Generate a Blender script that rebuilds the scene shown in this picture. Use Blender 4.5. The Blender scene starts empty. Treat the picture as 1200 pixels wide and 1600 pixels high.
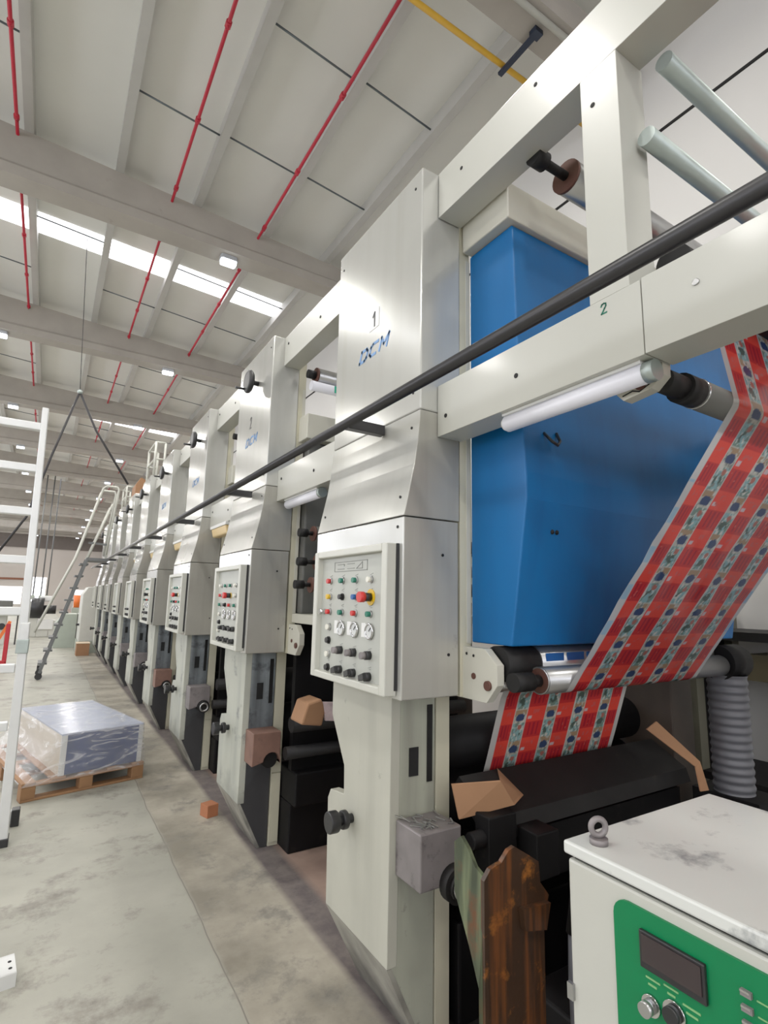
import bpy, bmesh, math, random
from mathutils import Vector, Matrix
import numpy as np
random.seed(7)
PI = math.pi
S = bpy.context.scene
COL = S.collection

# ------------------------------------------------------------------ colours and materials
def lin(c):
    return tuple(((v/255)/12.92 if v/255 <= .04045 else ((v/255+.055)/1.055)**2.4) for v in c)
MATS = {}
def mat(name, rgb, rough=.5, metal=0., var=.06, scale=5., dirt=None, bump=0., coat=0., emit=0., low=None, spec=.5, streak=None):
    """rgb is sRGB 0-255. dirt=(rgb, amount 0-1, scale); low=(rgb, z0, z1): grime that grows downwards (object Z)."""
    if name in MATS: return MATS[name]
    m = bpy.data.materials.new(name); m.use_nodes = True
    nt = m.node_tree; N = nt.nodes; L = nt.links
    b = N['Principled BSDF']; c = lin(rgb)
    b.inputs['Roughness'].default_value = rough; b.inputs['Metallic'].default_value = metal
    b.inputs['Coat Weight'].default_value = coat; b.inputs['Coat Roughness'].default_value = .12
    b.inputs['Specular IOR Level'].default_value = spec
    tc = N.new('ShaderNodeTexCoord')
    no = N.new('ShaderNodeTexNoise'); no.inputs['Scale'].default_value = scale; no.inputs['Detail'].default_value = 6
    L.new(tc.outputs['Object'], no.inputs['Vector'])
    mx = N.new('ShaderNodeMix'); mx.data_type = 'RGBA'
    mx.inputs[6].default_value = tuple(max(0, v*(1-var*2)) for v in c)+(1,)
    mx.inputs[7].default_value = tuple(min(1, v*(1+var*2)) for v in c)+(1,)
    L.new(no.outputs['Fac'], mx.inputs[0]); out = mx.outputs[2]
    def over(colr, facsock, prev):
        q = N.new('ShaderNodeMix'); q.data_type = 'RGBA'
        L.new(facsock, q.inputs[0]); L.new(prev, q.inputs[6]); q.inputs[7].default_value = lin(colr)+(1,)
        return q.outputs[2]
    def ramp(sock, a, bb):
        r = N.new('ShaderNodeMapRange'); r.clamp = True
        r.inputs['From Min'].default_value = a; r.inputs['From Max'].default_value = bb
        L.new(sock, r.inputs['Value']); return r.outputs[0]
    if dirt:
        n2 = N.new('ShaderNodeTexNoise'); n2.inputs['Scale'].default_value = dirt[2]; n2.inputs['Detail'].default_value = 8
        n2.inputs['Roughness'].default_value = .65; L.new(tc.outputs['Object'], n2.inputs['Vector'])
        t = .72-.35*dirt[1]
        out = over(dirt[0], ramp(n2.outputs['Fac'], t, t+.14), out)
    if low:
        sp = N.new('ShaderNodeSeparateXYZ'); L.new(tc.outputs['Object'], sp.inputs[0])
        ad = N.new('ShaderNodeMath'); ad.operation = 'MULTIPLY_ADD'
        L.new(no.outputs['Fac'], ad.inputs[0]); ad.inputs[1].default_value = .7; L.new(sp.outputs['Z'], ad.inputs[2])
        out = over(low[0], ramp(ad.outputs[0], low[2]+.35, low[1]+.35), out)
    if streak:                                                      # (rgb, amount, density): vertical runs
        mp = N.new('ShaderNodeMapping'); mp.inputs['Scale'].default_value = (streak[2], streak[2], streak[2]*.06)
        L.new(tc.outputs['Object'], mp.inputs[0]); n3 = N.new('ShaderNodeTexNoise'); n3.inputs['Scale'].default_value = 1; n3.inputs['Detail'].default_value = 7
        L.new(mp.outputs[0], n3.inputs['Vector']); q = N.new('ShaderNodeMath'); q.operation = 'MULTIPLY'; q.inputs[1].default_value = streak[1]
        L.new(ramp(n3.outputs['Fac'], .48, .72), q.inputs[0]); out = over(streak[0], q.outputs[0], out)
    L.new(out, b.inputs['Base Color'])
    if bump:
        bp = N.new('ShaderNodeBump'); bp.inputs['Strength'].default_value = bump; bp.inputs['Distance'].default_value = .01
        L.new(no.outputs['Fac'], bp.inputs['Height']); L.new(bp.outputs[0], b.inputs['Normal'])
    if emit:
        b.inputs['Emission Color'].default_value = c+(1,); b.inputs['Emission Strength'].default_value = emit
    MATS[name] = m; return m

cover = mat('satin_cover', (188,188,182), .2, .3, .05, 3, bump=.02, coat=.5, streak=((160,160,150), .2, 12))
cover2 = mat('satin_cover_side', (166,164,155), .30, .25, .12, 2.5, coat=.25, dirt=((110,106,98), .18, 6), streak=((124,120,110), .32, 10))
cream = mat('cream_paint', (190,188,175), .38, 0, .04, 4, dirt=((150,146,130), .12, 7))
creamb = mat('beam_paint', (184,184,175), .34, 0, .03, 3, dirt=((170,166,152), .08, 9), coat=.2)
frame_m = mat('frame_paint', (186,182,160), .5, 0, .06, 5)
legp = mat('leg_paint', (174,173,160), .5, 0, .05, 5, dirt=((84,80,74), .2, 9), streak=((136,134,124), .3, 9))
legs_clean = mat('leg_side_clean', (158,160,145), .5, 0, .06, 5, dirt=((60,58,56), .28, 9), streak=((104,102,94), .45, 12))
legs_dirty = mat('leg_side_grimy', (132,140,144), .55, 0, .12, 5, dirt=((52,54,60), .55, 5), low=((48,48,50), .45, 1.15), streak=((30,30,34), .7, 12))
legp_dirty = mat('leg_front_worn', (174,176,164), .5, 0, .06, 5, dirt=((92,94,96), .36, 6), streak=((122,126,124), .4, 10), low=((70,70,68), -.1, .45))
kick_m = mat('kick_paint', (150,148,138), .6, 0, .08, 6, low=((60,58,56), -.1, .3))
black = mat('black_plastic', (28,28,30), .4, 0, .1, 10)
dark = mat('dark_machinery', (24,23,23), .6, .1, .3, 8, dirt=((50,44,38), .25, 9), spec=.3)
vdark = mat('ink_stained_steel', (11,10,11), .6, 0, .3, 7, spec=.2, dirt=((34,30,27), .25, 8))
hole_m = mat('hole_black', (8,8,9), .8, 0, 0, 1)
rubber = mat('rubber_black', (36,35,37), .32, 0, .1, 12)
steel = mat('bright_steel', (176,176,176), .28, .9, .05, 12)
steelw = mat('galvanised', (166,176,172), .4, .6, .06, 20)
brownfl = mat('rusty_flange', (92,58,48), .55, .3, .15, 15)
blue_m = mat('blue_enamel', (0,94,156), .42, 0, .05, 3, dirt=((0,70,124), .2, 4), spec=.35, streak=((0,78,134), .5, 8))
inkblue = mat('logo_blue', (84,134,190), .4, 0, .05, 20)
white_m = mat('white_plastic', (226,226,224), .35, 0, .02, 5)
tube_m = mat('tube_diffuser', (224,224,232), .3, 0, .02, 5, emit=.08)
amber = mat('yellowed_diffuser', (214,186,132), .35, 0, .06, 6, emit=.05)
hoodg = mat('grey_hood', (92,92,88), .5, .1, .1, 5)
panelm = mat('panel_face', (176,178,170), .45, .1, .04, 6)
panelf = mat('panel_frame', (196,196,186), .38, .1, .04, 6)
txtg = mat('engraved_grey', (128,130,124), .5, 0, .02, 5)
red_b = mat('button_red', (196,36,34), .3, 0, .03, 9)
grn_b = mat('button_green', (16,110,88), .3, 0, .03, 9)
yel_b = mat('button_yellow', (214,172,30), .3, 0, .03, 9)
blu_b = mat('button_blue', (24,84,150), .3, 0, .03, 9)
wht_b = mat('button_white', (222,220,208), .3, 0, .03, 9)
chrome = mat('chrome', (200,200,200), .15, 1, .02, 9)
brownp = mat('dark_brown_paint', (58,48,40), .6, 0, .25, 6)
glassy = mat('gauge_glass', (206,208,208), .1, 0, .02, 9, coat=1)
wornbox = mat('worn_bearing_box', (128,122,122), .5, .35, .2, 9, dirt=((62,56,58), .45, 8))
wornbox2 = mat('rusty_bearing_box', (128,96,84), .55, .25, .2, 9, dirt=((60,54,54), .4, 8))
rust = mat('ink_splashed_rust', (58,38,24), .42, .1, .3, 5, dirt=((172,104,40), .42, 11), bump=.5, coat=.3, streak=((150,84,34), .75, 26))
verdigris = mat('green_ink_crust', (58,66,48), .5, .1, .3, 7, dirt=((92,56,30), .6, 7), bump=.5, streak=((120,130,96), .8, 22))
cardb = mat('cardboard', (150,110,78), .8, 0, .06, 9, dirt=((120,84,60), .15, 12))
wood = mat('pallet_wood', (142,104,70), .7, 0, .15, 6)
woodo = mat('orange_wood', (164,102,68), .65, 0, .1, 8)
alu = mat('aluminium', (214,215,214), .4, .35, .05, 10, dirt=((230,230,226), .2, 14))
ladg = mat('grey_ladder_paint', (98,100,100), .5, .3, .08, 9)
ladl = mat('pale_ladder_paint', (198,198,188), .5, .1, .05, 9)
crateb = mat('blue_crate', (14,44,98), .4, 0, .1, 8)
cratet = mat('pale_crate_top', (148,156,178), .35, 0, .08, 4)
crates = mat('beige_crate_side', (190,180,164), .5, 0, .1, 4)
redp = mat('red_paint', (176,28,40), .4, 0, .06, 9)
sprk = mat('sprinkler_red', (186,30,52), .4, 0, .05, 9)
orange = mat('orange_paint', (224,110,40), .45, 0, .06, 9)
yellow = mat('gas_yellow', (222,172,48), .4, 0, .04, 9)
greenp = mat('green_fascia', (0,112,64), .4, 0, .03, 4, spec=.3)
chill = mat('cabinet_white', (184,184,175), .32, 0, .03, 5, coat=.2)
chill_top = mat('cabinet_lid', (206,208,203), .3, 0, .03, 5, coat=.3, dirt=((96,100,106), .42, 6))
lcd = mat('dark_display', (36,22,27), .15, 0, .05, 9, coat=.6)
machg = mat('machine_grey_green', (158,166,154), .45, .05, .06, 6)
machw = mat('machine_white', (196,196,188), .45, 0, .04, 6)
concrete = mat('beam_concrete', (166,160,151), .85, 0, .08, 2.5, dirt=((136,130,121), .15, 3))
purl = mat('purlin_grey', (186,185,180), .6, .1, .05, 4)
sag = mat('sag_rod', (96,104,108), .5, .5, .05, 9)
cablem = mat('cable_black', (44,42,44), .6, 0, .1, 9)
lampw = mat('lamp_glow', (236,244,255), .3, 0, 0, 5, emit=9)
lamph = mat('lamp_housing', (190,194,200), .4, .4, .04, 9)
skyl = mat('skylight_glow', (250,250,255), .4, 0, 0, 5, emit=4.5)
winm = mat('window_glow', (246,248,255), .4, 0, 0, 5, emit=4.0)
sidefill = mat('side_fill_glow', (244,246,255), .4, 0, 0, 5, emit=3.4)
signg = mat('sign_green', (20,150,120), .4, 0, 0, 5, emit=.3)
ductm = mat('flexible_duct_grey', (92,93,98), .5, .2, .1, 12)

# ------------------------------------------------------------------ mesh builder
class MB:
    def __init__(s): s.bm = bmesh.new(); s.mi = 0; s.ms = []
    def use(s, m):
        if m not in s.ms: s.ms.append(m)
        s.mi = s.ms.index(m); return s
    def _f(s, vs, smooth=False):
        try:
            f = s.bm.faces.new(vs); f.material_index = s.mi; f.smooth = smooth; return f
        except ValueError: return None
    def box(s, x0, x1, y0, y1, z0, z1):
        v = [s.bm.verts.new(p) for p in ((x0,y0,z0),(x1,y0,z0),(x1,y1,z0),(x0,y1,z0),(x0,y0,z1),(x1,y0,z1),(x1,y1,z1),(x0,y1,z1))]
        for q in ((0,3,2,1),(4,5,6,7),(0,1,5,4),(1,2,6,5),(2,3,7,6),(3,0,4,7)): s._f([v[i] for i in q])
        return s
    def prism(s, pts, ax, a, b, sidemat=None):
        """pts: polygon in the two other axes (in X,Y,Z order), extruded along ax from a to b."""
        def P(p, t):
            q = [p[0], p[1]]; q.insert(ax, t); return q
        A = [s.bm.verts.new(P(p, a)) for p in pts]; B = [s.bm.verts.new(P(p, b)) for p in pts]
        n = len(pts); k = s.mi
        s._f(A[::-1]); s._f(B)
        if sidemat: s.use(sidemat)
        for i in range(n): s._f([A[i], A[(i+1) % n], B[(i+1) % n], B[i]])
        s.mi = k; return s
    def cyl(s, p0, p1, r, seg=20, r1=None, caps=True):
        p0 = Vector(p0); p1 = Vector(p1); d = (p1-p0).normalized(); r1 = r if r1 is None else r1
        u = d.orthogonal().normalized(); w = d.cross(u)
        A = []; B = []
        for i in range(seg):
            t = 2*PI*i/seg; e = u*math.cos(t)+w*math.sin(t)
            A.append(s.bm.verts.new(p0+e*r)); B.append(s.bm.verts.new(p1+e*r1))
        for i in range(seg): s._f([A[i], A[(i+1) % seg], B[(i+1) % seg], B[i]], True)
        if caps: s._f(A[::-1]); s._f(B)
        return s
    def tube(s, pts, r, seg=10):
        P = [Vector(p) for p in pts]; rings = []
        u = None
        for i, p in enumerate(P):
            d = ((P[min(i+1, len(P)-1)]-P[max(i-1, 0)])).normalized()
            u = d.orthogonal().normalized() if u is None else (u-d*u.dot(d)).normalized()
            w = d.cross(u)
            rings.append([s.bm.verts.new(p+(u*math.cos(2*PI*k/seg)+w*math.sin(2*PI*k/seg))*r) for k in range(seg)])
        for a, b in zip(rings, rings[1:]):
            for k in range(seg): s._f([a[k], a[(k+1) % seg], b[(k+1) % seg], b[k]], True)
        s._f(rings[0][::-1]); s._f(rings[-1]); return s
    def torus(s, c, axis, R, r, seg=24, sr=8):
        c = Vector(c); d = Vector(axis).normalized(); u = d.orthogonal().normalized(); w = d.cross(u); G = []
        for i in range(seg):
            t = 2*PI*i/seg; e = u*math.cos(t)+w*math.sin(t)
            G.append([s.bm.verts.new(c+e*(R+r*math.cos(2*PI*k/sr))+d*r*math.sin(2*PI*k/sr)) for k in range(sr)])
        for i in range(seg):
            for k in range(sr): s._f([G[i][k], G[(i+1) % seg][k], G[(i+1) % seg][(k+1) % sr], G[i][(k+1) % sr]], True)
        return s
    def ball(s, c, r, sc=(1,1,1), seg=14):
        k = bmesh.ops.create_uvsphere(s.bm, u_segments=seg, v_segments=seg//2+1, radius=r)
        bmesh.ops.scale(s.bm, vec=sc, verts=k['verts']); bmesh.ops.translate(s.bm, vec=c, verts=k['verts'])
        for f in {f for v in k['verts'] for f in v.link_faces}: f.material_index = s.mi; f.smooth = True
        return s
    def beam(s, p0, p1, w, h):
        """rectangular bar from p0 to p1; h is its size along Z-ish, w the other."""
        p0 = Vector(p0); p1 = Vector(p1); d = (p1-p0).normalized()
        a = d.cross(Vector((0,0,1)));  a = Vector((1,0,0)) if a.length < 1e-4 else a.normalized()
        b = a.cross(d).normalized(); A = []; B = []
        for i, j in ((-1,-1),(1,-1),(1,1),(-1,1)):
            o = a*(i*w/2)+b*(j*h/2); A.append(s.bm.verts.new(p0+o)); B.append(s.bm.verts.new(p1+o))
        s._f(A[::-1]); s._f(B)
        for i in range(4): s._f([A[i], A[(i+1) % 4], B[(i+1) % 4], B[i]])
        return s
    def plate(s, pts, t=(0,0,0)):
        """flat polygon of 3-D points, thickened by vector t."""
        A = [s.bm.verts.new(p) for p in pts]
        if Vector(t).length == 0: s._f(A); return s
        B = [s.bm.verts.new(Vector(p)+Vector(t)) for p in pts]; n = len(pts)
        s._f(A[::-1]); s._f(B)
        for i in range(n): s._f([A[i], A[(i+1) % n], B[(i+1) % n], B[i]])
        return s
    def build(s, name, m=None, parent=None, bevel=0.):
        if m is not None and not s.ms: s.ms = [m]
        bmesh.ops.recalc_face_normals(s.bm, faces=s.bm.faces[:])
        root = parent
        while root is not None and root.parent is not None: root = root.parent
        o = bpy.data.objects.new(name, None) if False else None
        me = bpy.data.meshes.new(name)
        if root is not None: s.bm.transform(root.matrix_basis.inverted())
        s.bm.to_mesh(me); s.bm.free()
        for q in s.ms: me.materials.append(q)
        o = bpy.data.objects.new(name, me); COL.objects.link(o); o.parent = parent
        if bevel:
            bv = o.modifiers.new('bevel', 'BEVEL'); bv.width = bevel; bv.segments = 2; bv.limit_method = 'ANGLE'; bv.angle_limit = .6
        return o

def thing(name, label, cat, loc=(0,0,0), rz=0, group=None):
    o = bpy.data.objects.new(name, None); COL.objects.link(o); o.empty_display_size = .05
    o.matrix_basis = Matrix.Translation(loc) @ Matrix.Rotation(rz, 4, 'Z')
    return tag(o, label, cat, group)
def tag(o, label, cat, group=None):
    o['label'] = label; o['category'] = cat
    if group: o['group'] = group
    return o
def struct(o): o['kind'] = 'structure'; return o
def copy_tree(o, parent=None):
    c = o.copy(); COL.objects.link(c); c.parent = parent
    for ch in [k for k in bpy.data.objects if k.parent == o]: copy_tree(ch, c)
    return c
ORD = ['first','second','third','fourth','fifth','sixth','seventh','eighth','ninth','tenth','eleventh','twelfth']

def strokes(mb, lines, org, eu, ev, en, w, t=.0015):
    """flat stroke lettering: polylines in (u,v) drawn as thin bars on the plane org+eu*u+ev*v."""
    org, eu, ev, en = map(Vector, (org, eu, ev, en))
    for ln in lines:
        for (a, b), (c, d) in zip(ln, ln[1:]):
            L = math.hypot(c-a, d-b) or 1e-6; nx, ny = -(d-b)/L*w/2, (c-a)/L*w/2; ex, ey = (c-a)/L*w/2, (d-b)/L*w/2
            q = [(a-ex+nx, b-ey+ny), (a-ex-nx, b-ey-ny), (c+ex-nx, d+ey-ny), (c+ex+nx, d+ey+ny)]
            mb.plate([org+eu*x+ev*y for x, y in q], en*t)
GLYPH = {'D': [[(0,0),(0,1),(.62,1),(.8,.8),(.8,.2),(.62,0),(0,0)]],
         'C': [[(.8,1),(.2,1),(0,.8),(0,.2),(.2,0),(.75,0)]],
         'M': [[(0,0),(0,1),(.42,.35),(.84,1),(.84,0)]],
         '1': [[(0,.75),(.25,1),(.25,0)]],
         '2': [[(0,.78),(.1,.95),(.3,1),(.5,.92),(.52,.7),(.35,.45),(.02,0),(.55,0)]]}

# ------------------------------------------------------------------ the hall
XL, XR, YB, YF = -10., 4.75, -15., 66.
BEAM0, BSP = 7.85, 5.13
def roofz(x): return 7.86-.055*(x-.26)
def floor_mat():
    m = bpy.data.materials.new('floor_concrete'); m.use_nodes = True
    nt = m.node_tree; N = nt.nodes; L = nt.links; b = N['Principled BSDF']
    tc = N.new('ShaderNodeTexCoord'); sp = N.new('ShaderNodeSeparateXYZ'); L.new(tc.outputs['Object'], sp.inputs[0])
    def noise(sc, det=8, rough=.6, vec=None):
        n = N.new('ShaderNodeTexNoise'); n.inputs['Scale'].default_value = sc; n.inputs['Detail'].default_value = det
        n.inputs['Roughness'].default_value = rough; L.new(vec or tc.outputs['Object'], n.inputs['Vector']); return n.outputs['Fac']
    def rng(s, a, c):
        r = N.new('ShaderNodeMapRange'); r.clamp = True; r.inputs[1].default_value = a; r.inputs[2].default_value = c
        L.new(s, r.inputs[0]); return r.outputs[0]
    def mix(f, a, c):
        q = N.new('ShaderNodeMix'); q.data_type = 'RGBA'; L.new(f, q.inputs[0])
        for k, v in ((6, a), (7, c)):
            if isinstance(v, tuple): q.inputs[k].default_value = lin(v)+(1,)
            else: L.new(v, q.inputs[k])
        return q.outputs[2]
    def madd(s, k, t):
        q = N.new('ShaderNodeMath'); q.operation = 'MULTIPLY_ADD'; L.new(s, q.inputs[0]); q.inputs[1].default_value = k
        if isinstance(t, float): q.inputs[2].default_value = t
        else: L.new(t, q.inputs[2])
        return q.outputs[0]
    big = noise(1.3); fine = noise(9, 10, .7)
    left = mix(rng(big, .35, .65), (148,147,136), (166,164,152))
    left = mix(rng(noise(3.1,10,.7), .56, .72), left, (143,142,132))
    right = mix(rng(noise(1.9), .38, .62), (132,126,113), (172,165,150))
    right = mix(rng(noise(4.5, 10, .75), .6, .72), right, (112,106,98))
    xs = madd(noise(1.2,3), .05, sp.outputs['X'])
    c = mix(rng(xs, .835, .865), left, right)
    seam = N.new('ShaderNodeMath'); seam.operation = 'COMPARE'; L.new(xs, seam.inputs[0]); seam.inputs[1].default_value = .848; seam.inputs[2].default_value = .003
    c = mix(seam.outputs[0], c, (122,118,109))
    c = mix(rng(noise(2.2, 12, .72), .52, .62), c, mix(rng(fine,.4,.6), (118,114,106), (136,132,122)))
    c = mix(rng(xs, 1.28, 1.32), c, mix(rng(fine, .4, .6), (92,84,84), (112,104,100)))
    c = mix(rng(xs, 1.44, 1.5), c, mix(rng(big, .4, .6), (128,106,96), (158,134,120)))
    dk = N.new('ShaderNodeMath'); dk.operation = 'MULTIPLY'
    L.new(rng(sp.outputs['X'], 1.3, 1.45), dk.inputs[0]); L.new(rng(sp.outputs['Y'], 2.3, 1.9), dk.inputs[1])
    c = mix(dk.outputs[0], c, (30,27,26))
    L.new(c, b.inputs['Base Color']); b.inputs['Roughness'].default_value = .55
    bp = N.new('ShaderNodeBump'); bp.inputs['Strength'].default_value = .12; bp.inputs['Distance'].default_value = .01
    L.new(fine, bp.inputs['Height']); L.new(bp.outputs[0], b.inputs['Normal'])
    return m
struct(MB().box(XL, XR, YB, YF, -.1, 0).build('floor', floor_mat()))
ceilm = mat('ceiling_panel', (224,224,218), .8, 0, .03, 1.2)
struct(MB().prism([(XL, roofz(XL)), (XR, roofz(XR)), (XR, roofz(XR)+.15), (XL, roofz(XL)+.15)], 1, YB, YF).build('ceiling', ceilm))
wallm = mat('wall_panel', (204,202,198), .7, 0, .03, 1.)
wallf = mat('far_wall_panel', (196,188,180), .7, 0, .04, .5)
w = MB().use(wallm).box(XR, XR+.2, YB, YF, 0, 8.4)
struct(w.build('wall_right'))
for k, z in enumerate((2.2, 4.4, 6.3)):                             # dark joints of the wall panels
    struct(MB().box(XR-.012, XR, YB, YF, z, z+.03).build('trim_%d' % (60+k), dark))
struct(MB().box(XL-.2, XL, YB, YF, 0, 8.7).build('wall_left', wallm))
struct(MB().box(XL, XR, YB-.2, YB, 0, 8.7).build('wall_back', wallm))
struct(MB().box(XL, XR, YF, YF+.2, 0, 8.7).build('wall_far', wallf))
for k in range(7):                                                  # unseen glowing panels on the left wall, added to light the hall
    struct(MB().box(XL, XL+.03, -14+11*k, -4.5+11*k, 2.4, 6.4).build('window_%d' % (k+1), sidefill))  # added fill panels, not real windows
struct(MB().box(-9, 4, YB, YB+.03, 1.8, 6.2).build('window_8', mat('back_fill_glow', (244,246,255), .4, 0, 0, 5, emit=2.6)))  # unseen glowing panel behind the camera, added to light the near faces
for k, (x0, x1, z0, z1) in enumerate(((-4.6,-2.2,.5,2.2), (-4.8,-2.0,4.6,5.2), (-1.6,-.2,.2,3.2), (2.5,3.7,0,2.0))):
    struct(MB().box(x0, x1, YF-.04, YF, z0, z1).build('window_%d' % (10+k), winm))
struct(MB().box(-9,-2,YF-.1,YF-.001,2.9,3.1).build('trim_70', mat('brown_lintel', (132,84,62), .7)))
struct(MB().box(-9,4.7,YF-.1,YF-.001,6.2,7.6).build('trim_71', mat('painted_wall_shade', (104,96,90), .8)))  # painted shade: dark band along the top of the far wall
nt = 1
for k in range(-4, 11):                                             # concrete roof beams
    y = BEAM0+BSP*k
    p = [(XL, 7.1), (XR, 7.1), (XR, roofz(XR)-.2), (XL, roofz(XL)-.2)]
    b = MB().prism(p, 1, y+.06, y+.30)
    b.prism([(y, 7.0), (y+.36, 7.0), (y+.36, 7.14), (y+.31, 7.2), (y+.05, 7.2), (y, 7.14)], 0, XL, XR)
    struct(b.build('trim_%d' % nt, concrete)); nt += 1
for k in range(-9, 5):                                              # purlins: U-sections under the roof panels
    x = .26+1.11*k
    if x > XR-.1: continue
    z = roofz(x)
    b = MB().box(x-.055, x+.055, YB, YF, z-.2, z-.17).box(x-.055, x-.045, YB, YF, z-.17, z).box(x+.045, x+.055, YB, YF, z-.17, z)
    struct(b.build('trim_%d' % nt, purl)); nt += 1
for k in range(6):                                                  # rooflight strips, every second bay
    y = 9.94+(2*BSP+.5)*k
    for x0, x1 in ((-9.4, 3.55),):
        struct(MB().plate([(x0, y, roofz(x0)-.012), (x1, y, roofz(x1)-.012), (x1, y+.6, roofz(x1)-.012), (x0, y+.6, roofz(x0)-.012)]).build('window_%d' % (20+k), skyl))
sg = []
for k in range(7):
    for dy, xs in ((-1.42, (-2,0,1,2)), (-3.12, (1,2,-1))):
        for i in xs:
            x = .26+1.11*i; y = BEAM0+BSP*k+dy; z = roofz(x)-.14
            o = MB().cyl((x+.05, y, z), (x+1.06, y+.05, z-.055), .012, 8).build('sag_rod', sag)
            side = {-2:'far left',-1:'left',0:'middle left',1:'middle right',2:'right'}[i]
            tag(o, 'thin grey tie rod between purlins, %s gap, %s row before the %s ceiling beam' % (side, 'nearer' if dy < -2 else 'farther', ORD[k]), 'rod', 'tie rods between the ceiling purlins')

# ------------------------------------------------------------------ lamps
lamp = thing('ceiling_lamp', 'x', 'lamp', (1.92, 7.98, 6.9), 0, 'bay lamps under the ceiling beams')
MB().prism([(-.11,-.085),(.11,-.085),(.13,-.06),(.13,.06),(.11,.085),(-.11,.085),(-.13,.06),(-.13,-.06)], 2, .0, .07).build('housing', lamph, None).parent = lamp
MB().prism([(-.10,-.075),(.10,-.075),(.12,-.05),(.12,.05),(.10,.075),(-.10,.075),(-.12,.05),(-.12,-.05)], 2, -.045, .0).build('diffuser', lampw, None).parent = lamp
first = True
for k in range(0, 11):
    for row, x in (('right', 1.92), ('left', -1.40)):
        o = lamp if first else copy_tree(lamp); first = False
        o.location = (x, BEAM0+.18+BSP*k, 6.93)
        o['label'] = 'glowing white lamp under the %s ceiling beam from the camera, %s row' % (ORD[k], row)
for k in range(-4, 11):                                             # light of those lamps, plus added rows without fixtures behind the camera and left
    for x in (1.92, -1.40, -5.0):
        L = bpy.data.lights.new('bay_light', 'AREA'); L.shape = 'DISK'; L.size = .6; L.energy = 105; L.color = (1, .975, .93); L.spread = PI
        lo = bpy.data.objects.new('bay_light', L); COL.objects.link(lo); lo.location = (x, BEAM0+.18+BSP*k, 6.86)
        if x < -2: lo.location.z = 6.7

# ------------------------------------------------------------------ pipes under the roof
for x, who in ((-.97, 'leftmost of the three'), (.99, 'middle one of the three'), (2.34, 'rightmost of the three')):
    t = thing('sprinkler_pipe', 'thin red sprinkler pipe along the ceiling, '+who, 'pipe', (x, 0, 0), 0, 'red sprinkler pipes')
    z = roofz(x)-.3
    MB().cyl((x, YB, z), (x, YF-.2, z), .021, 10).build('pipe', sprk, t)
    for k in range(14):
        y = 4.9+k*1.35
        MB().cyl((x, y-.035, z), (x, y+.035, z), .033, 10).cyl((x, y, z-.06), (x, y, z), .012, 8).build('sprinkler_head', sprk, t)
t = thing('gas_pipe', 'yellow pipe crossing under the roof at the top of the picture', 'pipe', (2.4, 3.34, 7.0))
MB().cyl((-2, 3.34, 7.0), (4.7, 3.34, 7.0), .028, 12).build('pipe', yellow, t)
o = MB().beam((3.39, 3.40, 6.955), (3.40, 2.90, 6.96), .05, .03).box(3.35, 3.45, 2.88, 2.96, 6.94, 6.99).build('pipe_hanger', mat('hanger_navy', (30,40,58), .5, .2))
tag(o, 'dark navy hanger arm holding the yellow pipe', 'bracket')
t = thing('ceiling_conduit', 'x', 'conduit', (1.4,2.8,6.9))
MB().cyl((-2, 2.80, 6.965), (4.7, 2.80, 6.965), .03, 10).build('tube', creamb, t)
for x in (0,2,4): MB().box(x-.01,x+.01,2.76,2.84,6.93,7.0).build('clip', creamb, t)
tag(t, 'pale conduit under the nearest ceiling beam at top right', 'conduit')

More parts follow.
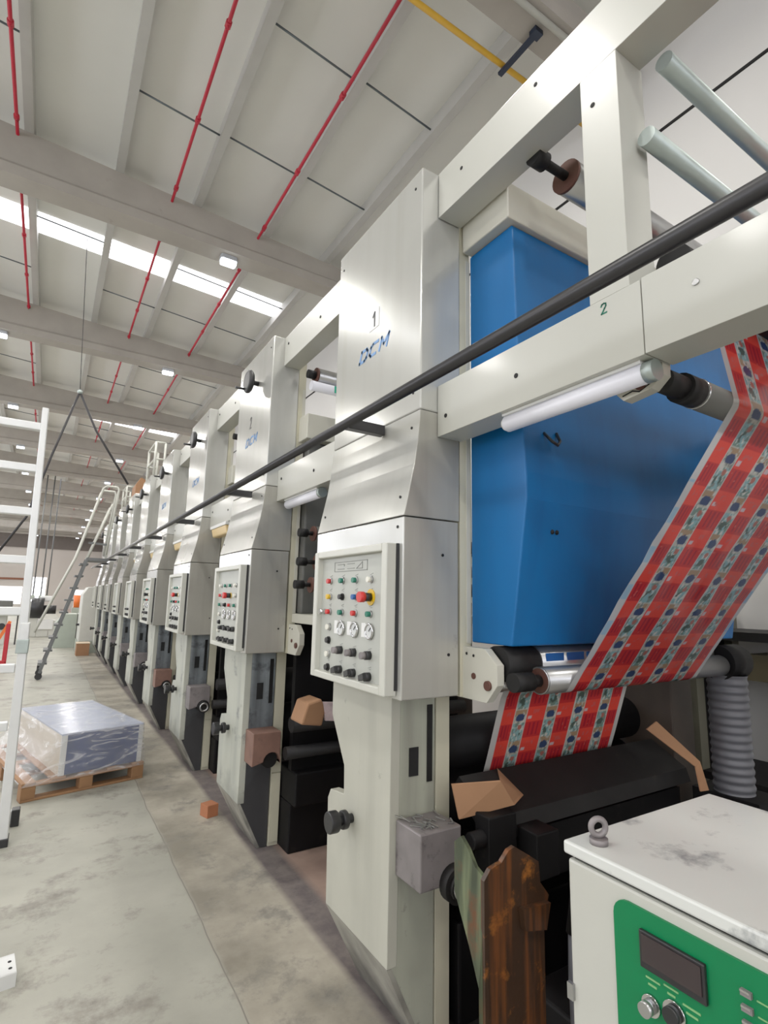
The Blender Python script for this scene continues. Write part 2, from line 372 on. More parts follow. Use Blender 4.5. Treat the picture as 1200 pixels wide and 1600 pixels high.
# ------------------------------------------------------------------ printing units
P, Y1 = 1.796, 1.657
W = .768                                                            # width of a column along the row
def disc(mb, x, y, z, r, d, seg=16): mb.cyl((x, y, z), (x-d, y, z), r, seg); return mb
def roller(t, y, z, r, x0=1.46, x1=2.85, body=1.62, m=steel, fl=brownfl, name='guide_roller'):
    g = MB().use(dark).cyl((x0, y, z), (x0+.06, y, z), r*.55).cyl((x0+.05, y, z), (body, y, z), r*.28)
    g.use(fl).cyl((body-.012, y, z), (body, y, z), r*1.02, 24).use(m).cyl((body, y, z), (x1, y, z), r, 24)
    return g.build(name, None, t)
def unit(i, detail):
    """i = 0 for the nearest unit; detail 2 full, 1 medium, 0 plain."""
    y = Y1+P*i; n = y+W
    lab = {0: 'tall grey printing unit nearest the camera, number 1 on its column', 1: 'second printing unit from the camera, number 2 on its column'}
    t = thing('printing_unit', lab.get(i, '%s printing unit from the camera in the grey press row' % ORD[i]), 'printing machine', (1.3, y, 0), 0, 'printing units of the press row')
    # sheet metal
    c = MB().use(cover).prism([(1.186, 2.36), (1.39, 2.36), (1.39, 3.455), (1.186, 3.455)], 1, y, n)
    co = c.build('upper_cover', None, t, .006)
    prof = [(1.186,2.357),(1.182,2.30),(1.174,2.22),(1.161,2.13),(1.139,2.03),(1.1145,1.922)]
    c = MB().use(cover2).prism(prof+[(1.385,1.922),(1.385,2.357)], 1, y, n, cover)
    c.build('flared_cover', None, t, .003)
    cab = MB().use(cover2).prism([(1.1145,1.245),(1.38,1.245),(1.38,1.917),(1.1145,1.917)], 1, y, n, cover).build('cabinet', None, t, .005)
    sc = MB().use(dark)
    for yy, zz, xx in ((.05,3.38,1.186),(.72,3.36,1.186),(.05,2.44,1.186),(.05,2.29,1.181),(.05,2.0,1.131),(.72,2.0,1.131),(.04,1.88,1.1145),(.04,1.6,1.1145)):
        disc(sc, xx, y+yy, zz, .006, .003, 8)
    for xx, zz in ((1.30,1.78),(1.33,1.4)): sc.cyl((xx, y, zz), (xx, y-.003, zz), .006, 8)
    sc.build('screw_heads', None, t)['kind'] = 'stuff'
    b = MB().use(frame_m).box(1.392, 1.448, y+.004, n-.01, 1.24, 3.3).box(1.392, 1.46, y+.155, n-.01, .0, 1.24)
    b.use(cream).box(1.425, 1.4485, y+.002, y+.004, 1.44, 3.1); b.build('side_frame', None, t, .003)
    MB().use(machg).box(2.85, 3.05, y+.03, n-.03, 1.6, 3.4).use(brownp).box(2.85, 3.05, y+.03, n-.03, .0, 1.6).build('rear_frame', None, t, .006)  # rear frame: grey-green above, dark brown on the lower part
    # leg: front sheet, side sheet, strip, kick
    a = y+.154; xl = 1.178
    dirty = i > 0
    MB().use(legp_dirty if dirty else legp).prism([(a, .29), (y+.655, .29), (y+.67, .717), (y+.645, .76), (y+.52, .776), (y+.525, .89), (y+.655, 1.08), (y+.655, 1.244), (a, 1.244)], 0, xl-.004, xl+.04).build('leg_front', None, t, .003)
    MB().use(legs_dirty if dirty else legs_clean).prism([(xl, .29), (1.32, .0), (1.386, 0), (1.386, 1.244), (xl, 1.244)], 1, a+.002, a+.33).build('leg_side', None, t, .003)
    MB().use(kick_m).plate([(xl-.004, a, .29), (xl-.004, y+.655, .29), (1.32, y+.6, 0), (1.32, a, 0)], (.02, 0, 0)).build('kick_plate', None, t)
    MB().use(dark).box(1.345, 1.37, a-.004, a, .9, 1.19).build('slot', hole_m, t)
    MB().box(1.26, 1.303, a-.003, a+.001, .93, 1.035).build('opening', hole_m, t)
    # black adjusting knob on the front of the leg
    k = MB().use(black).cyl((xl, y+.44, .705), (xl-.05, y+.44, .705), .018).cyl((xl-.03, y+.44, .705), (xl-.055, y+.44, .705), .036).cyl((xl-.075, y+.44, .705), (xl-.115, y+.44, .705), .042)
    k.cyl((xl-.05, y+.44, .705), (xl-.08, y+.44, .705), .02).build('adjusting_knob', None, t, .004)
    # bearing box on the near side of the leg
    bm_ = wornbox if i in (0, 2, 4) else wornbox2
    if i == 0:
        MB().use(bm_).box(1.2, 1.385, a-.163, a-.003, .60, .79).build('bearing_box', None, t, .006)
        fl = MB().use(dark).cyl((1.345, a-.163, .61), (1.345, a-.2, .61), .062, 24).cyl((1.345, a-.2, .61), (1.345, a-.215, .61), .045, 24)
        fl.use(steel).torus((1.345, a-.216, .61), (0,1,0), .033, .006).use(hole_m).cyl((1.345, a-.215, .61), (1.345, a-.2165, .61), .026)
        fl.build('shaft_flange', None, t)
        wb = MB().use(steel)
        for q in range(26):
            p = Vector((random.uniform(1.22,1.37), random.uniform(a-.15,a-.02), .794)); an = random.uniform(0, 3); e = Vector((math.cos(an), math.sin(an), random.uniform(-.02,.25)))*random.uniform(.02,.05)
            wb.beam(p, p+e, .006, .002)
        wb.build('metal_swarf', None, t)['kind'] = 'stuff'
    else:
        z0 = .52+.03*((i*7) % 3)
        arc = [(1.33-.055*math.cos(q), z0+.02+.055*math.sin(q)) for q in np.linspace(0, PI, 9)]
        b = MB().use(bm_).prism([(1.2, z0), (1.2, z0+.2), (1.385, z0+.2), (1.385, z0)] + [(float(p), float(q)) for p, q in arc[::-1]], 1, a-.16, a-.003)
        b.build('bearing_box', None, t, .005)
        fl = MB().use(dark).cyl((1.33, a-.003, z0+.02), (1.33, a-(.12 if i == 1 else .19), z0+.02), .05, 24)
        if i > 1: fl.use(steel).torus((1.33, a-.192, z0+.02), (0,1,0), .034, .008)
        fl.build('shaft_flange', None, t)
        MB().use(frame_m).box(1.39, 1.45, a-.02, a, .03, .45).build('guide_strip', None, t)
    # bracket plate that carries the first roller
    br = MB().use(cream).prism([(y+.02,1.43),(y-.12,1.43),(y-.185,1.376),(y-.185,1.305),(y-.128,1.237),(y+.02,1.237)], 0, 1.405, 1.44)
    br.use(brownfl); disc(br, 1.405, y-.14, 1.30, .018, .01); disc(br, 1.405, y-.06, 1.325, .012, .004)
    br.use(dark); disc(br, 1.405, y-.02, 1.405, .006, .003, 8); disc(br, 1.405, y-.06, 1.40, .006, .003, 8)
    br.build('roller_bracket', None, t, .003)
    # beams that tie this unit to the one before it
    if i > 0:
        yp = y-P+W
        for nm, z0, z1 in (('upper_beam', 3.24, 3.455), ('lower_beam', 2.255, 2.472)):
            b = MB().use(creamb).box(1.27, 1.392, yp+.001, y-.001, z0, z1)
            b.use(dark); disc(b, 1.27, y-.07, z1-.07, .01, .004, 10); disc(b, 1.27, y-.6, z0+.1, .01, .004, 10)
            b.build(nm, None, t, .004)
    # control panel on the cabinet front
    xf = 1.058; pa, pb, z0, z1 = y+.028, y+.664, 1.258, 1.815; fw_ = .037
    f = MB().use(panelf)
    f.box(xf, 1.112, pa, pa+fw_, z0, z1).box(xf, 1.112, pb-fw_, pb, z0, z1).box(xf, 1.112, pa+fw_, pb-fw_, z0, z0+fw_*.8).box(xf, 1.112, pa+fw_, pb-fw_, z1-fw_*.8, z1)
    f = f.build('panel_frame', None, t, .005)
    pf = MB().use(panelm).box(1.086, 1.112, pa+fw_, pb-fw_, z0+.03, z1-.03).build('control_panel', None, t)
    MB().use(black).box(1.100, 1.113, pa-.004, pa-.001, z0+.02, z1).build('panel_gasket', None, t)
    XP = 1.086
    def btn(nm, dy, z, m, r=.011, d=.016, ring=True):
        b = MB()
        if ring: b.use(dark if m is black else steel); disc(b, XP, y+dy, z, r*1.35, .007, 14)
        b.use(m); disc(b, XP-.005, y+dy, z, r, d, 14); return b.build(nm, None, pf)
    R1, R2, R3 = 1.681, 1.612, 1.546; C = (.538, .42, .302, .18)
    if detail == 2: cols = [[red_b,grn_b,grn_b,wht_b],[yel_b,black,blu_b,None],[red_b,grn_b,red_b,grn_b]]
    else: cols = [[wht_b,grn_b,grn_b,wht_b],[red_b,black,None,wht_b],[grn_b,black,red_b,grn_b]]
    if detail >= 1:
        for z, row in zip((R1, R2, R3), cols):
            for dy, m in zip(C, row):
                if m: btn('push_button', dy, z, m)
        es = C[3] if detail == 2 else C[2]
        e = MB().use(yel_b); disc(e, XP, y+es, R2, .032 if detail == 2 else .02, .004, 24)
        e.use(black); disc(e, XP-.004, y+es, R2, .017, .03)
        e.use(red_b if i != 3 else black); disc(e, XP-.034, y+es, R2, .021, .022, 20)
        e.build('emergency_stop', None, pf)
        for dy in C[1:]:
            g = MB().use(chrome).torus((XP-.006, y+dy, 1.48), (1,0,0), .028, .005).use(glassy); disc(g, XP, y+dy, 1.48, .026, .006, 20)
            g.use(black).beam((XP-.008, y+dy, 1.48), (XP-.008, y+dy-.014, 1.495), .002, .003)
            g.build('gauge', None, pf)
            MB().use(white_m).box(XP-.003, XP, y+dy+.034, y+dy+.066, 1.455, 1.51).build('tag_label', None, pf)
        for z, m in ((1.479, wht_b), (1.422, black), (1.363, wht_b), (1.306, black)): btn('indicator', C[0], z, m, .012, .012)
    for z, nm in ((1.389, 'control_knob'), (1.309, 'selector_switch')):
        for dy in C[1:]:
            k = MB().use(black); disc(k, XP, y+dy, z, .017, .022, 14)
            if nm == 'selector_switch': k.beam((XP-.025, y+dy+.03, z-.008), (XP-.03, y+dy-.014, z+.006), .014, .022)
            else: k.use(wornbox if detail == 2 else black); disc(k, XP-.02, y+dy, z, .014, .022, 14)
            k.build(nm, None, pf)
    if detail == 2:
        tx = MB().use(txtg); og = (XP, y+.505, 1.722); eu, ev, en = (0,-1,0), (0,0,1), (-1,0,0)
        strokes(tx, [[(0,0),(.29,0),(.29,.04),(0,.04),(0,0)], [(.03,.01),(.09,.01)], [(.03,.03),(.09,.03),(.09,.022)], [(.12,.01),(.18,.01)], [(.12,.03),(.18,.03)], [(.2,.008),(.25,.008),(.25,.034),(.2,.008)]], og, eu, ev, en, .003)
        for z in (1.70, 1.64, 1.575, 1.41, 1.34):
            for dy in C: strokes(tx, [[(0,0),(.022,.006)], [(.008,-.004),(.02,-.004)]], (XP, y+dy+.01, z), eu, ev, en, .002, .001)
        tx.build('engraved_text', None, pf)
        b = MB().use(chrome); disc(b, XP, y+.59, 1.545, .012, .03, 12); b.build('panel_latch', None, pf)
    # number and maker's lettering
    if i < 2:
        tx = MB()
        if i == 0:
            tx.use(white_m).box(1.184, 1.186, y+.338, y+.425, 2.87, 2.965).use(black)
            strokes(tx, [[(x_*.055, z_*.065) for x_, z_ in g] for g in GLYPH['1']], (1.184, y+.39, 2.885), (0,-1,0), (0,0,1), (-1,0,0), .011)
        else:
            tx.use(black); strokes(tx, [[(x_*.06, z_*.085) for x_, z_ in g] for g in GLYPH['2']], (1.186, y+.44, 2.875), (0,-1,0), (0,0,1), (-1,0,0), .009)
        tx.build('number_plate', None, t)
    if i < 4:
        tx = MB().use(inkblue)
        for k_, ch in enumerate('DCM'):
            strokes(tx, [[((x_*.075+z_*.022)*(1 if i != 1 else .95), z_*.052) for x_, z_ in g] for g in GLYPH[ch]], (1.186, y+.515-k_*.092, 2.742), (0,-1,0), (0,0,1), (-1,0,0), .014)
        tx.build('maker_lettering', None, t)
    if i > 0:                                                       # black hand wheel on the upper cover
        k = MB().use(black).cyl((1.186, y+.3, 3.19), (1.13, y+.3, 3.19), .018).cyl((1.135, y+.3, 3.19), (1.095, y+.3, 3.19), .072, 28)
        k.torus((1.112, y+.3, 3.19), (1,0,0), .07, .02).cyl((1.1, y+.35, 3.145), (1.03, y+.35, 3.145), .010)
        k.build('hand_wheel', None, t)
    # rollers and dark works between the columns
    if i == 0:
        g = MB().use(dark).cyl((1.45,1.52,1.375),(1.62,1.52,1.375),.066,24).use(steel).cyl((1.62,1.52,1.375),(2.85,1.52,1.375),.07,28)
        g.build('guide_roller', None, t)
        tp = MB().use(blu_b)
        for q in range(9):
            an = .35; x_ = 1.64+q*.12
            tp.beam((x_, 1.52-.071*math.cos(an)-.001, 1.375+.071*math.sin(an)), (x_+.1, 1.52-.071*math.cos(an)-.001, 1.375+.071*math.sin(an)), .004, .03)
        tp.build('tape_marks', None, t)
        g = MB().use(dark).cyl((1.44,1.43,1.32),(1.53,1.43,1.32),.034).cyl((1.52,1.43,1.32),(1.58,1.43,1.32),.022).use(brownfl).cyl((1.572,1.43,1.32),(1.578,1.43,1.32),.044,28)
        g.use(steel).torus((1.574,1.43,1.32),(1,0,0),.047,.003,32).cyl((1.578,1.43,1.32),(2.85,1.43,1.32),.049,32)
        g.build('guide_roller', None, t)
        roller(t, 1.745, 1.255, .03, 1.5, 2.85, 1.6)
        roller(t, 1.20, 3.24, .062, 1.36, 2.85, 1.55)
        MB().use(vdark).cyl((1.46,1.98,.98),(2.85,1.98,.98),.11,32).build('impression_cylinder', None, t)
        MB().use(vdark).cyl((1.46,2.05,.70),(2.85,2.05,.70),.16,32).build('print_cylinder', None, t)
        MB().use(dark).prism([(1.62,.80),(1.80,.90),(1.83,.86),(1.68,.74),(1.60,.74)], 0, 1.5, 2.83).build('blade_holder', None, t)
        MB().use(vdark).prism([(1.66,.70),(1.66,.5),(2.2,.4),(2.3,.55)], 0, 1.5, 2.83).build('ink_pan', None, t)
        b = MB().use(vdark).cyl((1.40,1.62,.74),(1.62,1.62,.74),.03).box(1.46,1.60,1.58,1.66,.62,.82).box(1.62,1.74,1.50,1.62,.60,.76)
        b.build('blade_adjuster', None, t, .006)
        b = MB().use(vdark).box(1.5,2.83,1.8,n,.0,.36).box(1.55,2.83,1.25,1.5,.0,.3).box(1.9,2.3,1.3,1.6,.3,.52)
        b.build('machine_bed', None, t, .01)
    else:
        roller(t, y-.13, 3.17, .055, 1.40, 2.85, 1.47)
        roller(t, y-.2, 2.03, .05, 1.36, 2.85, 1.47, m=hoodg)
        roller(t, y-.2, 1.84, .05, 1.36, 2.85, 1.50)
        roller(t, y-.24, 1.69, .05, 1.33, 2.85, 1.45, m=hoodg)
        MB().use(hoodg).box(1.46, 2.85, y-.06, y+.2, 1.5, 2.7).build('drying_hood', None, t, .01)
        MB().use(cream).box(1.41, 2.85, y-.14, y+.2, 2.7, 2.88).build('hood_cap', None, t, .006)
        MB().use(cream).box(1.42, 2.85, y-.34, y, 1.44, 1.5).build('hood_shelf', None, t, .006)
        MB().use(vdark).cyl((1.46,y+.35,.98),(2.85,y+.35,.98),.12,28).build('impression_cylinder', None, t)
        MB().use(vdark).cyl((1.46,y+.42,.68),(2.85,y+.42,.68),.17,28).build('print_cylinder', None, t)
        MB().use(vdark).box(1.46,2.85,y-.1,y+.2,.3,.5).box(1.46,2.85,y-.02,y+.7,.0,.3).build('machine_bed', None, t, .01)
        MB().use(dark).cyl((1.4,y-.05,.62),(2.85,y-.05,.62),.04).cyl((1.42,y-.08,.8),(2.85,y-.08,.8),.05).build('drive_shaft', None, t)
        MB().use(vdark).box(1.46,2.85,y-.02,y+.03,.5,1.44).build('inner_guard', None, t)
    return t
units = [unit(0, 2), unit(1, 1), unit(2, 1), unit(3, 1), unit(4, 0)]
for i in range(5, 9):
    c = copy_tree(units[4]); c.location = (1.3, Y1+P*i, 0); units.append(c)
    c['label'] = '%s printing unit from the camera in the grey press row' % ORD[i]

# lamps under the lower beams
def tube_light(y0, y1, label):
    t = thing('tube_light', label, 'lamp', (1.33, (y0+y1)/2, 2.25))
    z = 2.224
    MB().use(white_m).box(1.29, 1.345, y0, y1, 2.246, 2.2545).build('lamp_base', None, t)
    MB().use(tube_m).cyl((1.318, y0, z), (1.318, y1, z), .029, 16).build('diffuser', None, t)
    MB().use(steelw).cyl((1.318, y0-.03, z), (1.318, y0, z), .03, 16).build('end_cap', None, t)
    MB().use(white_m).cyl((1.318, y1, z), (1.318, y1+.012, z), .022, 16).build('end_cap', None, t)
    return t
tube_light(.79, 1.31, 'white tube lamp under the beam in front of the blue hood')
tube_light(2.85, 3.36, 'white tube lamp under the beam between the first two printing units')
al = None
for i in range(2, 7):
    y = Y1+P*i
    if al is None:
        al = thing('work_lamp', 'x', 'lamp', (1.28, y, 2.25), 0, 'yellowed work lamps under the beams')
        MB().use(white_m).box(1.25, 1.37, y-.62, y-.10, 2.225, 2.254).build('lamp_base', None, al, .004)
        MB().use(amber).prism([(1.255, 2.225), (1.365, 2.225), (1.345, 2.15), (1.275, 2.15)], 1, y-.60, y-.12).build('diffuser', None, al, .012)
        o = al
    else: o = copy_tree(al); o.location = (1.28, y, 2.25)
    o['label'] = 'yellowed work lamp under the beam joining the %s and %s printing units' % (ORD[i-1], ORD[i])
t = thing('exit_sign', 'white lit sign with green symbols behind the second unit\'s top roller', 'sign', (1.6, 3.62, 2.95))
MB().use(tube_m).cyl((1.42, 3.3, 3.08), (2.1, 3.3, 3.08), .035, 16).build('lamp_tube', None, t)
g = MB().use(signg)
for x in (1.585, 1.655, 1.72): g.box(x, x+.05, 3.262, 3.266, 3.05, 3.10)
g.build('green_symbols', None, t)

# ------------------------------------------------------------------ frame in front of the first unit
t = thing('overhead_frame', 'cream box-section frame carrying the film over the camera side', 'frame', (1.33, .8, 2.25))
b = MB().use(creamb).box(1.27, 1.392, -2.5, Y1-.004, 3.24, 3.455); b.use(dark)
for yy, zz in ((1.5,3.37),(1.1,3.40),(.4,3.38)): disc(b, 1.27, yy, zz, .008, .003, 10)
b.build('upper_beam', None, t, .004)
b = MB().use(creamb).box(1.27, 1.392, .764, Y1-.004, 2.255, 2.47).box(1.268, 1.394, -2.5, .76, 2.255, 2.472); b.use(dark)
for yy, zz in ((1.6,2.33),(1.22,2.36)): disc(b, 1.27, yy, zz, .009, .003, 10)
b.use(steel); disc(b, 1.268, .62, 2.385, .009, .004, 10)
b.build('lower_beam', None, t, .004)
b = MB().use(creamb).box(1.27, 1.40, .795, .922, 2.47, 3.24); b.use(dark); disc(b, 1.27, .88, 3.12, .008, .003, 10)
b.build('post', None, t, .006)
MB().use(steelw).cyl((1.39,.72,3.2),(4.6,.72,3.2),.027,16).build('cross_tube', None, t)
MB().use(steelw).cyl((1.34,.76,2.95),(4.6,.76,2.95),.027,16).build('cross_tube', None, t)
MB().use(machg).box(2.85,3.05,-2.5,1.33,2.255,2.472).box(2.85,3.05,-2.1,-1.95,0,2.255).build('rear_frame', None, t, .006)
b = MB().use(cream).prism([(.905,2.255),(.765,2.255),(.765,2.222),(.80,2.192),(.885,2.182),(.905,2.205)], 0, 1.352, 1.392).use(brownfl); disc(b, 1.352, .83, 2.215, .018, .003)
b.use(dark); strokes(b, [[(0,0),(.03,.006),(.05,-.002),(.08,.01)]], (1.352,.885,2.196), (0,-1,0), (0,0,1), (-1,0,0), .004)
b.build('roller_bracket', None, t, .004)
b = MB().use(dark).cyl((1.39,.79,2.22),(1.50,.79,2.22),.034).cyl((1.48,.79,2.22),(1.55,.79,2.22),.044).use(chrome).torus((1.56,.79,2.22),(1,0,0),.043,.003).use(hoodg).cyl((1.55,.79,2.22),(2.85,.79,2.22),.044,28)
b.build('guide_roller', None, t)
MB().use(dark).cyl((1.40,.742,2.56),(2.85,.742,2.56),.05,24).build('guide_roller', None, t)
MB().use(dark).cyl((1.30,-1.6,2.56),(2.85,-1.6,2.56),.05,24).build('guide_roller', None, t)
o = MB().use(grn_b); strokes(o, [[(x_*.03, z_*.03) for x_, z_ in g] for g in GLYPH['2']], (1.27, .885, 2.425), (0,-1,0), (0,0,1), (-1,0,0), .004)
o.build('green_pen_mark', None, t)

# ------------------------------------------------------------------ blue drying hood
t = thing('drying_hood', 'blue painted drying hood beside the first printing unit', 'hood', (1.5, 1.6, 1.44))
MB().use(blue_m).prism([(1.398,3.12),(1.378,2.5),(1.352,2.08),(1.352,1.98),(1.438,1.445),(1.655,1.445),(1.655,3.12)], 0, 1.447, 3.02).build('housing', None, t, .006)
MB().use(cream).box(1.402, 3.32, 1.375, 1.652, 3.122, 3.285).build('top_cap', None, t, .006)
MB().use(blue_m).box(3.024, 3.3, 1.42, 1.65, 1.95, 3.118).build('side_duct', None, t, .006)
b = MB().use(dark)
for x in (1.60, 1.625): b.ball((x, 1.372, 1.87), .010)
b.build('catch', None, t)
MB().use(black).tube([(1.56,1.362,2.25),(1.57,1.33,2.21),(1.60,1.33,2.20),(1.62,1.335,2.22),(1.63,1.36,2.26)], .006, 8).build('cable_loop', None, t)

# ------------------------------------------------------------------ printed film
def film():
    path = [(1.885,.80),(1.83,.951),(1.745,1.20)]
    for q in np.linspace(-.15, 1.25, 6): path.append((1.745-.031*math.cos(q)+.0, 1.255+.031*math.sin(q)))
    B = (1.43,1.32); rb = .0505
    for q in np.linspace(-PI/2, -PI+.55, 12)[0:]: path.append((B[0]+rb*math.cos(q), B[1]+rb*math.sin(q)))
    Cc = (.79,2.22); rc = .0455
    for q in np.linspace(PI+.61, PI-.05, 8): path.append((Cc[0]+rc*math.cos(q), Cc[1]+rc*math.sin(q)))
    D = (.742,2.56); rd = .0515
    for q in np.linspace(0, PI/2, 8): path.append((D[0]+rd*math.cos(q), D[1]+rd*math.sin(q)))
    path.append((-1.6, 2.612))
    pp = np.array(path); seg = np.hypot(*np.diff(pp, axis=0).T); s = np.concatenate([[0], np.cumsum(seg)])
    nv = 1000; nu = 190; sv = np.linspace(0, s[-1], nv)
    Yv = np.interp(sv, s, pp[:,0]); Zv = np.interp(sv, s, pp[:,1])
    x0, x1 = 1.684, 2.565
    U, V = np.meshgrid(np.linspace(0, 1, nu), sv)
    X = x0+(x1-x0)*U; Yg = np.repeat(Yv[:,None], nu, 1); Zg = np.repeat(Zv[:,None], nu, 1)
    rng = np.random.default_rng(3)
    def vnoise(fu, fv, seed):
        g = np.random.default_rng(seed).random((int(fv)+3, int(fu)+3)); a = U*fu; b = V/s[-1]*fv
        i = a.astype(int); j = b.astype(int); fa = a-i; fb = b-j
        return (g[j,i]*(1-fa)+g[j,i+1]*fa)*(1-fb)+(g[j+1,i]*(1-fa)+g[j+1,i+1]*fa)*fb
    C = np.zeros((nv, nu, 3)); C[:] = (212,210,206)
    rep = .152; ph = (V/rep) % 1.0; idx = (V/rep).astype(int)
    m = .038; e = .087; R = .13; Pw = .0905
    edges = [m, m+e]; st = []; u = m; st.append(('R', u, u+e)); u += e
    for k in range(4):
        st.append(('P', u, u+Pw)); u += Pw; st.append(('R', u, u+(R if k < 3 else e))); u += (R if k < 3 else e)
    n1 = vnoise(120, 420, 5); n2 = vnoise(60, 200, 6); n3 = vnoise(18, 60, 9)
    for kind, a, b in st:
        msk = (U >= a) & (U < b); t_ = (U-a)/(b-a)
        if kind == 'R':
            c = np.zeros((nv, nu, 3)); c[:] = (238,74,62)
            blk = (ph > .42) & (ph < .95); c[blk] = (204,52,54)  # lighter and darker red bands: window reflections painted into the film colour
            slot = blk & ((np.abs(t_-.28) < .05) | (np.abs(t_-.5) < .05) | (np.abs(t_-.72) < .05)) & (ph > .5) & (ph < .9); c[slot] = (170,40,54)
            c[(ph < .30) & (ph > .18) & (t_ > .3) & (t_ < .7) & (n1 > .5)] = (224,90,84)
            c[(ph > .02) & (ph < .13) & (t_ > .06) & (t_ < .28) & (b-a > .1)] = (220,190,192)
            c[(n1 > .9)] = (214,96,90)
        else:
            c = np.zeros((nv, nu, 3)); c[:] = (190,188,176)
            teal = (ph > .38) & (ph < .92); c[teal] = (142,182,184)
            c[teal & (n2 > .58)] = (120,146,134); c[(n1 > .68)] = (214,212,202); c[(n1 < .26)] = (134,138,132)
            tan = (ph > .2) & (ph < .36) & (n2 > .35); c[tan] = (172,142,112)
            blob = ((t_-.5)/.34)**2+((ph-.10)/.13)**2 < 1; c[blob] = (60,76,112)
            blob2 = ((t_-.45)/.3)**2+((ph-.6)/.12)**2 < 1; c[blob2 & (n2 > .45)] = (84,100,92)
            c[((t_-.6)/.16)**2+((ph-.8)/.08)**2 < 1] = (180,110,98)
            c[(t_ < .06) | (t_ > .94)] = (206,206,198)
        C[msk] = c[msk]
    me_ = (U < m) | (U > 1-m)
    C[me_ & (V > 1.05) & (V < 1.75) & (ph > .45) & (ph < .85) & (np.abs((U % (1-m)) - m*.5) < m*.42)] = (164,196,214)
    lc = C/255.; lc = np.where(lc <= .04045, lc/12.92, ((lc+.055)/1.055)**2.4)
    wob = (n3-.5)*.006*np.sin(np.clip((V-.75)/1.1, 0, 1)*PI)         # slight ripples of the free span
    Yg = Yg+wob; Zg = Zg+wob*.6
    co = np.stack([X-2.1, Yg-1.4, Zg-1.3], -1).reshape(-1, 3)
    idx = np.arange(nv*nu).reshape(nv, nu)
    F = np.stack([idx[:-1,:-1], idx[:-1,1:], idx[1:,1:], idx[1:,:-1]], -1).reshape(-1, 4)
    me = bpy.data.meshes.new('printed_film')
    me.vertices.add(len(co)); me.vertices.foreach_set('co', co.ravel())
    me.loops.add(F.size); me.loops.foreach_set('vertex_index', F.ravel().astype(np.int32))
    me.polygons.add(len(F)); me.polygons.foreach_set('loop_start', np.arange(0, F.size, 4, dtype=np.int32))
    me.update(calc_edges=True)
    me.polygons.foreach_set('use_smooth', np.ones(len(F), dtype=bool))
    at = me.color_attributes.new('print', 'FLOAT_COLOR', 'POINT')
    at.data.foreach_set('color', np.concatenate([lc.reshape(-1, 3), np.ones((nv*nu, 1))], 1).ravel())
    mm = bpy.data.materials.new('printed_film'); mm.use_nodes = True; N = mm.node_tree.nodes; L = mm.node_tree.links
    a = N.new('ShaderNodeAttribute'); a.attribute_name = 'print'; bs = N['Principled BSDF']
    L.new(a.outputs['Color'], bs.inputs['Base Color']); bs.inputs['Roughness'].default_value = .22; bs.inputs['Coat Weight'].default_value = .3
    bs.inputs['Specular IOR Level'].default_value = .4
    tl = N.new('ShaderNodeBsdfTranslucent'); L.new(a.outputs['Color'], tl.inputs['Color']); mxs = N.new('ShaderNodeMixShader'); mxs.inputs[0].default_value = .5
    L.new(bs.outputs[0], mxs.inputs[1]); L.new(tl.outputs[0], mxs.inputs[2]); L.new(mxs.outputs[0], N['Material Output'].inputs[0])
    me.materials.append(mm)
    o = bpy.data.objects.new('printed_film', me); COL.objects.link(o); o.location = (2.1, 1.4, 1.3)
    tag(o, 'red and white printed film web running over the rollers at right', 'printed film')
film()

# ------------------------------------------------------------------ black rail along the row
t = thing('rail_pipe', 'long black rail pipe held on square arms along the printing units', 'pipe', (1.0, 8, 2.33))
MB().use(rubber).cyl((1.0,-1,2.335),(1.0,17.2,2.335),.021,16).build('pipe', None, t)
for i in range(9):
    y = Y1+P*i+.27
    MB().use(rubber).box(1.0, 1.178, y-.02, y+.02, 2.31, 2.355).build('arm', None, t, .003)

# ------------------------------------------------------------------ foreground cabinet with green fascia
t = thing('control_cabinet', 'white steel cabinet with green control fascia in the right foreground', 'cabinet', (1.3, .3, 0))
MB().use(chill).box(1.006, 1.58, -.45, .846, 0, 1.066).build('body', None, t, .006)
MB().use(hole_m).box(1.016, 1.57, -.44, .836, 1.066, 1.074).build('lid_gap', None, t)
MB().use(chill_top).box(1.0, 1.59, -.46, .853, 1.074, 1.1).build('lid', None, t, .005)
r_ = .03; pts = []
for cx, cz, a0 in ((.735-r_, 1.043-r_, 0), (-.1+r_, 1.043-r_, PI/2), (-.1+r_, .55+r_, PI), (.735-r_, .55+r_, 1.5*PI)):
    for q in range(6): an = a0+q*PI/10; pts.append((cx+r_*math.cos(an), cz+r_*math.sin(an)))
gp = MB().use(greenp).prism(pts, 0, 1.0, 1.006).build('control_fascia', None, t)
MB().use(black).box(.992, 1.0, .560, .678, .95, 1.012).build('display_bezel', None, gp, .002)
MB().use(lcd).box(.990, .9925, .566, .672, .962, 1.007).build('display', None, gp)
k = MB().use(chrome); disc(k, 1.0, .663, .893, .017, .006, 20); k.use(steel); disc(k, .994, .663, .893, .012, .02, 20); k.build('signal_lamp', None, gp)
k = MB().use(chrome); disc(k, 1.0, .62, .905, .02, .006, 20); k.use(black); disc(k, .994, .62, .905, .014, .012, 20); k.build('push_button', None, gp)
for z in (1.003, .981, .959):
    MB().use(wornbox).box(.994, 1.0, .491, .507, z-.0045, z+.0045).use(chrome).box(.993, .995, .493, .507, z+.001, z+.004).build('indicator_light', None, gp)
tx = MB().use(mat('fascia_text', (120,168,110), .5))
for a_, b_, z in ((.672,.645,.935),(.668,.652,.925),(.638,.612,.94),(.632,.618,.93),(.605,.575,.928),(.6,.58,.918)):
    tx.box(.9985, 1.0, b_, a_, z-.0015, z+.0015)
tx.build('lettering', None, gp)
for z in (1.0, .978, .956): MB().use(MATS['fascia_text']).box(.9985, 1.0, .40, .485, z-.001, z+.001).build('lettering', None, gp)
